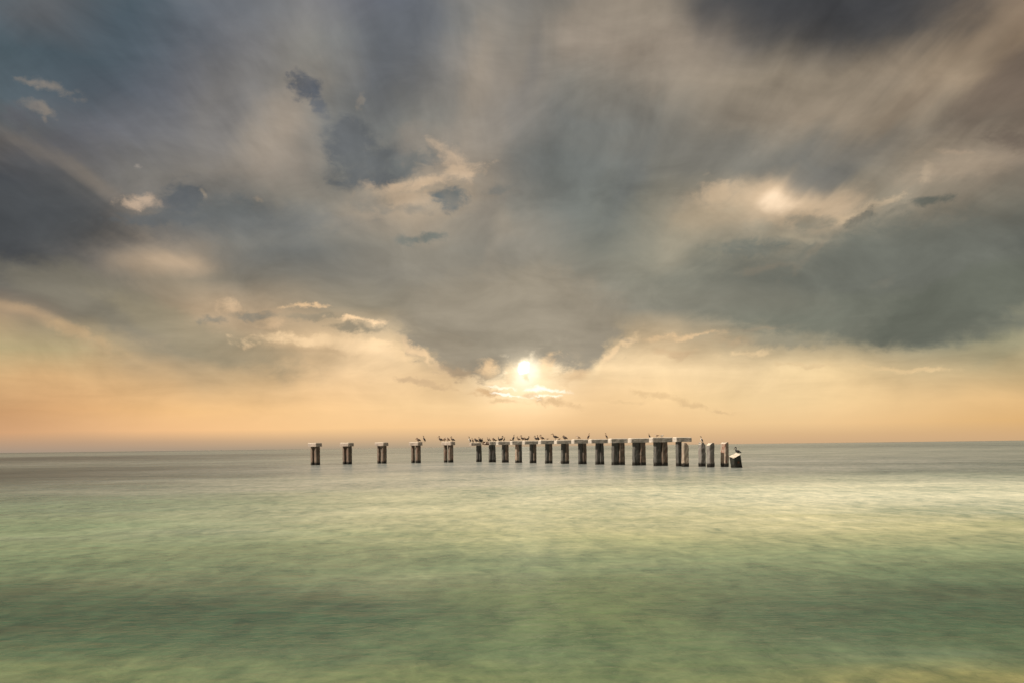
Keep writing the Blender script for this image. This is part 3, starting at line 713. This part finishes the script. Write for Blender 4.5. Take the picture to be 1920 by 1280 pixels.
# materials in each bird: 0 body, 1 wing, 2 head and neck, 3 bill, 4 legs
def bird_mesh(kind):
    bm = bmesh.new()
    def legs(x, z, h=0.0, gap=.07):
        for s in (-1, 1):
            loft(bm, [(x, s * gap, z, .022, .022, 4), (x + .015, s * gap, z * .5, .013, .013, 4), (x, s * gap, .01, .013, .013, 4)], 4, 6)
            loft(bm, [(x + .02, s * gap, .012, .015, .012, 4), (x - .05, s * gap, .012, .04, .010, 4), (x - .10, s * gap, .010, .05, .008, 4)], 4, 6)
    def wings(pts, off):
        for s in (-1, 1):
            loft(bm, [(x, s * (off * k), z, ry, rz, 1) for x, z, ry, rz, k in pts], 1, 8)
    if kind == 'pelican':          # alert, neck up, long bill held down against the breast
        loft(bm, [(.40, 0, .17, .03, .012, 0), (.30, 0, .22, .07, .035, 0), (.16, 0, .28, .12, .10, 0), (.0, 0, .33, .14, .125, 0), (-.12, 0, .40, .11, .10, 0),
                  (-.17, 0, .49, .055, .055, 2), (-.13, 0, .60, .036, .038, 2), (-.12, 0, .70, .034, .036, 2), (-.16, 0, .77, .040, .044, 2), (-.22, 0, .765, .034, .038, 2),
                  (-.28, 0, .70, .022, .026, 3), (-.34, 0, .60, .018, .024, 3), (-.39, 0, .50, .008, .010, 3)], 0)
        wings([(-.10, .38, .03, .07, .85), (.05, .35, .035, .10, 1.0), (.22, .27, .028, .075, .8), (.42, .17, .012, .02, .4)], .125)
        legs(.04, .22)
    elif kind == 'pelican_rest':   # neck folded, head sunk on the shoulders, bill forward and down
        loft(bm, [(.38, 0, .16, .03, .012, 0), (.28, 0, .20, .07, .035, 0), (.14, 0, .26, .13, .11, 0), (-.02, 0, .31, .15, .14, 0), (-.13, 0, .39, .12, .11, 0),
                  (-.12, 0, .49, .06, .06, 2), (-.12, 0, .55, .045, .05, 2), (-.18, 0, .575, .042, .045, 2), (-.24, 0, .54, .028, .03, 3), (-.32, 0, .44, .02, .025, 3), (-.38, 0, .34, .008, .01, 3)], 0)
        wings([(-.12, .36, .03, .08, .85), (.05, .32, .035, .11, 1.0), (.22, .24, .028, .075, .8), (.40, .15, .012, .02, .4)], .135)
        legs(.02, .2)
    elif kind == 'pelican_long':   # stretched forward, straight bill
        loft(bm, [(.42, 0, .30, .03, .012, 0), (.30, 0, .31, .07, .035, 0), (.14, 0, .34, .12, .10, 0), (-.02, 0, .38, .13, .12, 0), (-.14, 0, .45, .10, .09, 0),
                  (-.21, 0, .55, .05, .05, 2), (-.23, 0, .66, .034, .036, 2), (-.28, 0, .73, .038, .042, 2), (-.34, 0, .725, .032, .034, 2), (-.44, 0, .685, .018, .022, 3), (-.56, 0, .63, .007, .009, 3)], 0)
        wings([(-.12, .43, .03, .07, .85), (.05, .39, .035, .10, 1.0), (.22, .34, .028, .07, .8), (.44, .31, .012, .02, .4)], .12)
        legs(.02, .27)
    elif kind == 'preening':       # head turned down into the back feathers
        loft(bm, [(.30, 0, .16, .03, .012, 0), (.22, 0, .20, .07, .035, 0), (.10, 0, .27, .12, .10, 0), (-.04, 0, .33, .13, .125, 0), (-.14, 0, .41, .10, .10, 0),
                  (-.17, 0, .50, .05, .05, 2), (-.13, 0, .57, .038, .04, 2), (-.05, 0, .575, .04, .042, 2), (0, 0, .53, .028, .03, 3), (.05, 0, .46, .016, .02, 3), (.09, 0, .40, .008, .01, 3)], 0)
        wings([(-.10, .38, .03, .07, .85), (.05, .34, .035, .10, 1.0), (.18, .26, .028, .07, .8), (.33, .16, .012, .02, .4)], .125)
        legs(.0, .22)
    elif kind == 'cormorant':      # steep body, snake neck, short hooked bill, tail down
        loft(bm, [(.22, 0, .02, .045, .010, 0), (.17, 0, .12, .05, .02, 0), (.12, 0, .22, .075, .07, 0), (.05, 0, .34, .09, .09, 0), (-.02, 0, .46, .075, .075, 0),
                  (-.05, 0, .55, .04, .042, 2), (-.025, 0, .64, .028, .03, 2), (-.02, 0, .72, .026, .028, 2), (-.055, 0, .775, .03, .032, 2), (-.10, 0, .78, .022, .022, 2), (-.15, 0, .785, .010, .012, 3), (-.19, 0, .775, .006, .008, 3)], 0)
        wings([(.0, .46, .022, .05, .85), (.07, .36, .028, .075, 1.0), (.14, .23, .022, .055, .8), (.20, .10, .010, .02, .4)], .085)
        legs(.06, .18, gap=.045)
    elif kind == 'gull':
        loft(bm, [(.26, 0, .22, .02, .010, 1), (.17, 0, .20, .045, .03, 0), (.06, 0, .19, .075, .07, 0), (-.06, 0, .21, .078, .075, 0), (-.14, 0, .26, .05, .055, 0),
                  (-.165, 0, .32, .036, .038, 2), (-.20, 0, .345, .034, .034, 2), (-.235, 0, .335, .018, .018, 3), (-.28, 0, .325, .006, .008, 3)], 0)
        wings([(-.08, .23, .02, .045, .85), (.04, .22, .024, .055, 1.0), (.16, .22, .016, .035, .7), (.32, .24, .006, .01, .2)], .07)
        legs(.01, .14, gap=.035)
    elif kind == 'floating':       # swimming, one wing half open
        loft(bm, [(.26, 0, .10, .02, .010, 0), (.16, 0, .06, .06, .04, 0), (.04, 0, .05, .10, .08, 0), (-.10, 0, .07, .09, .08, 0), (-.17, 0, .14, .05, .055, 2),
                  (-.18, 0, .22, .036, .038, 2), (-.22, 0, .25, .036, .036, 2), (-.26, 0, .24, .018, .018, 3), (-.33, 0, .225, .006, .008, 3)], 0)
        wings([(-.08, .11, .02, .045, .85), (.04, .11, .024, .055, 1.0), (.16, .11, .016, .035, .7), (.34, .13, .006, .01, .2)], .09)
        loft(bm, [(.0, -.06, .10, .02, .05, 1), (-.16, -.30, .16, .015, .06, 1), (-.42, -.40, .12, .012, .05, 1), (-.62, -.42, .08, .005, .015, 1)], 1, 8)
    bmesh.ops.recalc_face_normals(bm, faces=bm.faces)
    me = bpy.data.meshes.new(kind); bm.to_mesh(me); bm.free(); return me
NAT = {'pelican': .80, 'pelican_rest': .61, 'pelican_long': .76, 'preening': .61, 'cormorant': .80, 'gull': .37, 'floating': .28}
MATS = {'brown': [F_BROWN, F_BROWN, F_TAN, F_BILL, F_LEG], 'dark': [F_DARK, F_DARK, F_DARK, F_BILL, F_LEG], 'tan': [F_TAN, F_BROWN, F_TAN, F_BILL, F_LEG],
        'pale': [F_PALE, F_TAN, F_PALE, F_BILL, F_LEG], 'white': [F_WHITE, F_GREY, F_WHITE, F_BILL, F_LEG], 'piebald': [F_WHITE, F_DARK, F_DARK, F_BILL, F_LEG],
        'allwhite': [F_WHITE, F_WHITE, F_WHITE, F_BILL, F_LEG]}
_cache = {}
def bird(name, kind, tint, px, hpx, label, face=-1, turn=0, on=None, lift=0.0, group='birds perched along the ruined pier', back=0.0):
    key = (kind, tint)
    if key not in _cache:
        me = bird_mesh(kind)
        for m in MATS[tint]: me.materials.append(m)
        _cache[key] = me
    o = bpy.data.objects.new(name, _cache[key]); C.objects.link(o)
    if on is None:
        best = min(PERCH, key=lambda c: 0 if c[0] <= px <= c[1] else min(abs(px - c[0]), abs(px - c[1])))
        (cx, cy), yaw, top = best[2], best[3], best[4]
        # the point of the cap's centre line that lies in this direction
        k = ray(px, 822)[0]
        dx, dy = math.cos(yaw), math.sin(yaw)
        t = (k * cy - cx) / (dx - k * dy)
        on = (cx + dx * t, cy + dy * t + back, top)
    s = 1.2 * hpx * on[1] / 1663.0 / NAT[kind]
    o.location = (on[0], on[1], on[2] - 0.004 + lift)
    o.scale = (s, s, s)
    o.rotation_euler = (0, 0, math.radians(turn) + (math.pi if face > 0 else 0))
    tag(o, label, 'bird' if name not in ('pelican', 'cormorant', 'gull') else name, group)
    return o
P_, R_, L_, G_, K_, W_ = 'pelican', 'pelican_rest', 'pelican_long', 'preening', 'cormorant', 'gull'
bird('pelican', R_, 'tan', 784, 6.8, 'resting brown pelican above the fourth detached bent, bill down', turn=-10)
bird('cormorant', K_, 'dark', 795, 9.6, 'upright dark cormorant on the right edge of the fourth detached bent', turn=5)
bird('pelican', P_, 'brown', 826, 9.0, 'brown pelican with raised neck at the left end of the fifth detached bent', turn=6)
bird('pelican', G_, 'pale', 833.5, 6.6, 'pale preening bird, left one of the pair on the fifth detached bent', face=1, turn=10)
bird('pelican', G_, 'pale', 839.5, 7.0, 'pale preening bird, right one of the pair on the fifth detached bent', turn=-14)
bird('pelican', P_, 'brown', 848.5, 8.2, 'brown pelican with raised neck at the right of the fifth detached bent', turn=-8)
bird('cormorant', K_, 'piebald', 880.2, 9.4, 'dark and white bird at the very left tip of the long row, tail hanging', turn=12)
bird('cormorant', K_, 'tan', 885.7, 7.2, 'slim tan bird second from the left tip of the long row', turn=20)
bird('pelican', R_, 'brown', 893, 6.8, 'hunched brown bird over the first leg of the long row')
bird('cormorant', K_, 'dark', 898.6, 8.6, 'first dark upright bird of the huddle beside the rusted joint', turn=-30)
bird('pelican', G_, 'brown', 901.8, 6.6, 'small brown bird in the middle of the huddle beside the rusted joint', turn=30, back=.3)
bird('cormorant', K_, 'dark', 904.2, 6.8, 'right hand dark bird of the huddle, against the rusted joint', face=1, turn=20, on=None)
bird('cormorant', K_, 'tan', 914.6, 6.6, 'slim pale brown bird just right of the rusted joint', turn=-20)
bird('cormorant', K_, 'brown', 918, 5.6, 'short brown bird behind the slim one right of the rusted joint', turn=25, back=.2)
bird('pelican', G_, 'tan', 925.6, 5.6, 'tan preening bird above the second leg of the long row', turn=15)
bird('pelican', R_, 'pale', 929, 3.8, 'low pale bird crouching on the cap left of the dark pair')
bird('cormorant', K_, 'dark', 935, 7.4, 'left bird of the dark pair facing apart on the third cap', turn=-15)
bird('pelican', P_, 'dark', 940, 8.4, 'right bird of the dark pair, neck curved, on the third cap', face=1, turn=-12)
bird('cormorant', K_, 'brown', 945.8, 6.6, 'brown bird with lowered tail right of the dark pair', face=1, turn=20)
bird('pelican', R_, 'tan', 957.8, 3.2, 'tiny crouched bird left of the tall dark one on the merged caps', turn=10)
bird('cormorant', K_, 'dark', 963.2, 9.2, 'tall dark upright bird in the middle of the merged caps', face=1, turn=35)
bird('pelican', P_, 'tan', 972, 6.8, 'small tan pelican over the leg with white and rust', turn=8)
bird('pelican', P_, 'brown', 979.6, 8.6, 'brown pelican with raised neck at the cap joint right of the cracked leg', turn=0)
bird('pelican', G_, 'tan', 984.5, 5.2, 'hunched tan bird just right of the cap joint past the cracked leg', turn=12)
bird('pelican', P_, 'dark', 989.6, 7.0, 'dark pelican facing right on the fifth cap', face=1, turn=12)
bird('pelican', P_, 'dark', 1005, 7.6, 'stout dark pelican at the right end of the fifth cap', turn=-6)
bird('cormorant', K_, 'brown', 1008.6, 8.8, 'thin brown neck rising behind the stout dark pelican', turn=12, back=.35)
bird('pelican', P_, 'tan', 1016, 8.4, 'tan pelican with long tail at the left end of the sixth cap', turn=4)
bird('gull', W_, 'pale', 1026, 3.4, 'small lone bird in the middle of the sixth cap', turn=10)
bird('pelican', L_, 'brown', 1041, 10.0, 'tallest brown pelican, neck stretched up, at the joint of the sixth and seventh caps', turn=-4)
bird('gull', W_, 'brown', 1048.5, 2.8, 'low small bird just right of the tallest pelican', face=1)
bird('pelican', R_, 'brown', 1059, 7.2, 'hunched brown pelican alone on the middle of the seventh cap', turn=-24)
bird('pelican', R_, 'pale', 1084, 6.0, 'pale hunched pelican alone on the left of the eighth cap', turn=-8)
bird('cormorant', K_, 'tan', 1104, 9.0, 'slim tan bird facing right at the joint of the eighth and ninth caps', face=1, turn=8)
bird('cormorant', K_, 'tan', 1136.5, 9.4, 'slim tan bird at the right end of the ninth cap', turn=-8)
bird('cormorant', K_, 'dark', 1217.4, 7.0, 'black cormorant leaning left at the joint of the eleventh and twelfth caps')
bird('gull', W_, 'pale', 1231, 5.0, 'cream gull, left of the two pale gulls on the twelfth cap', turn=-10)
bird('gull', W_, 'white', 1241, 4.2, 'grey backed gull, right of the two pale gulls on the twelfth cap', face=1, turn=12)
xx, yy = place(1315.6, 41.6)
bird('cormorant', K_, 'piebald', 1315.6, 10.0, 'dark bird with white breast standing on the chipped pointed pile', on=(xx, yy, 2.80), turn=-18)
xx, yy = place(1383.0, 44.2)
bird('pelican', P_, 'dark', 1383.0, 11.5, 'black pelican standing on the white top of the leaning stump', on=(xx, yy, 1.45), turn=-8)
xx, yy = place(1054, 31.8)
bird('gull', 'floating', 'allwhite', 1054, 3.6, 'white gull floating at the foot of the seventh bent, wing half open', on=(xx, yy - 1.2, 0.0), group='birds on the water')
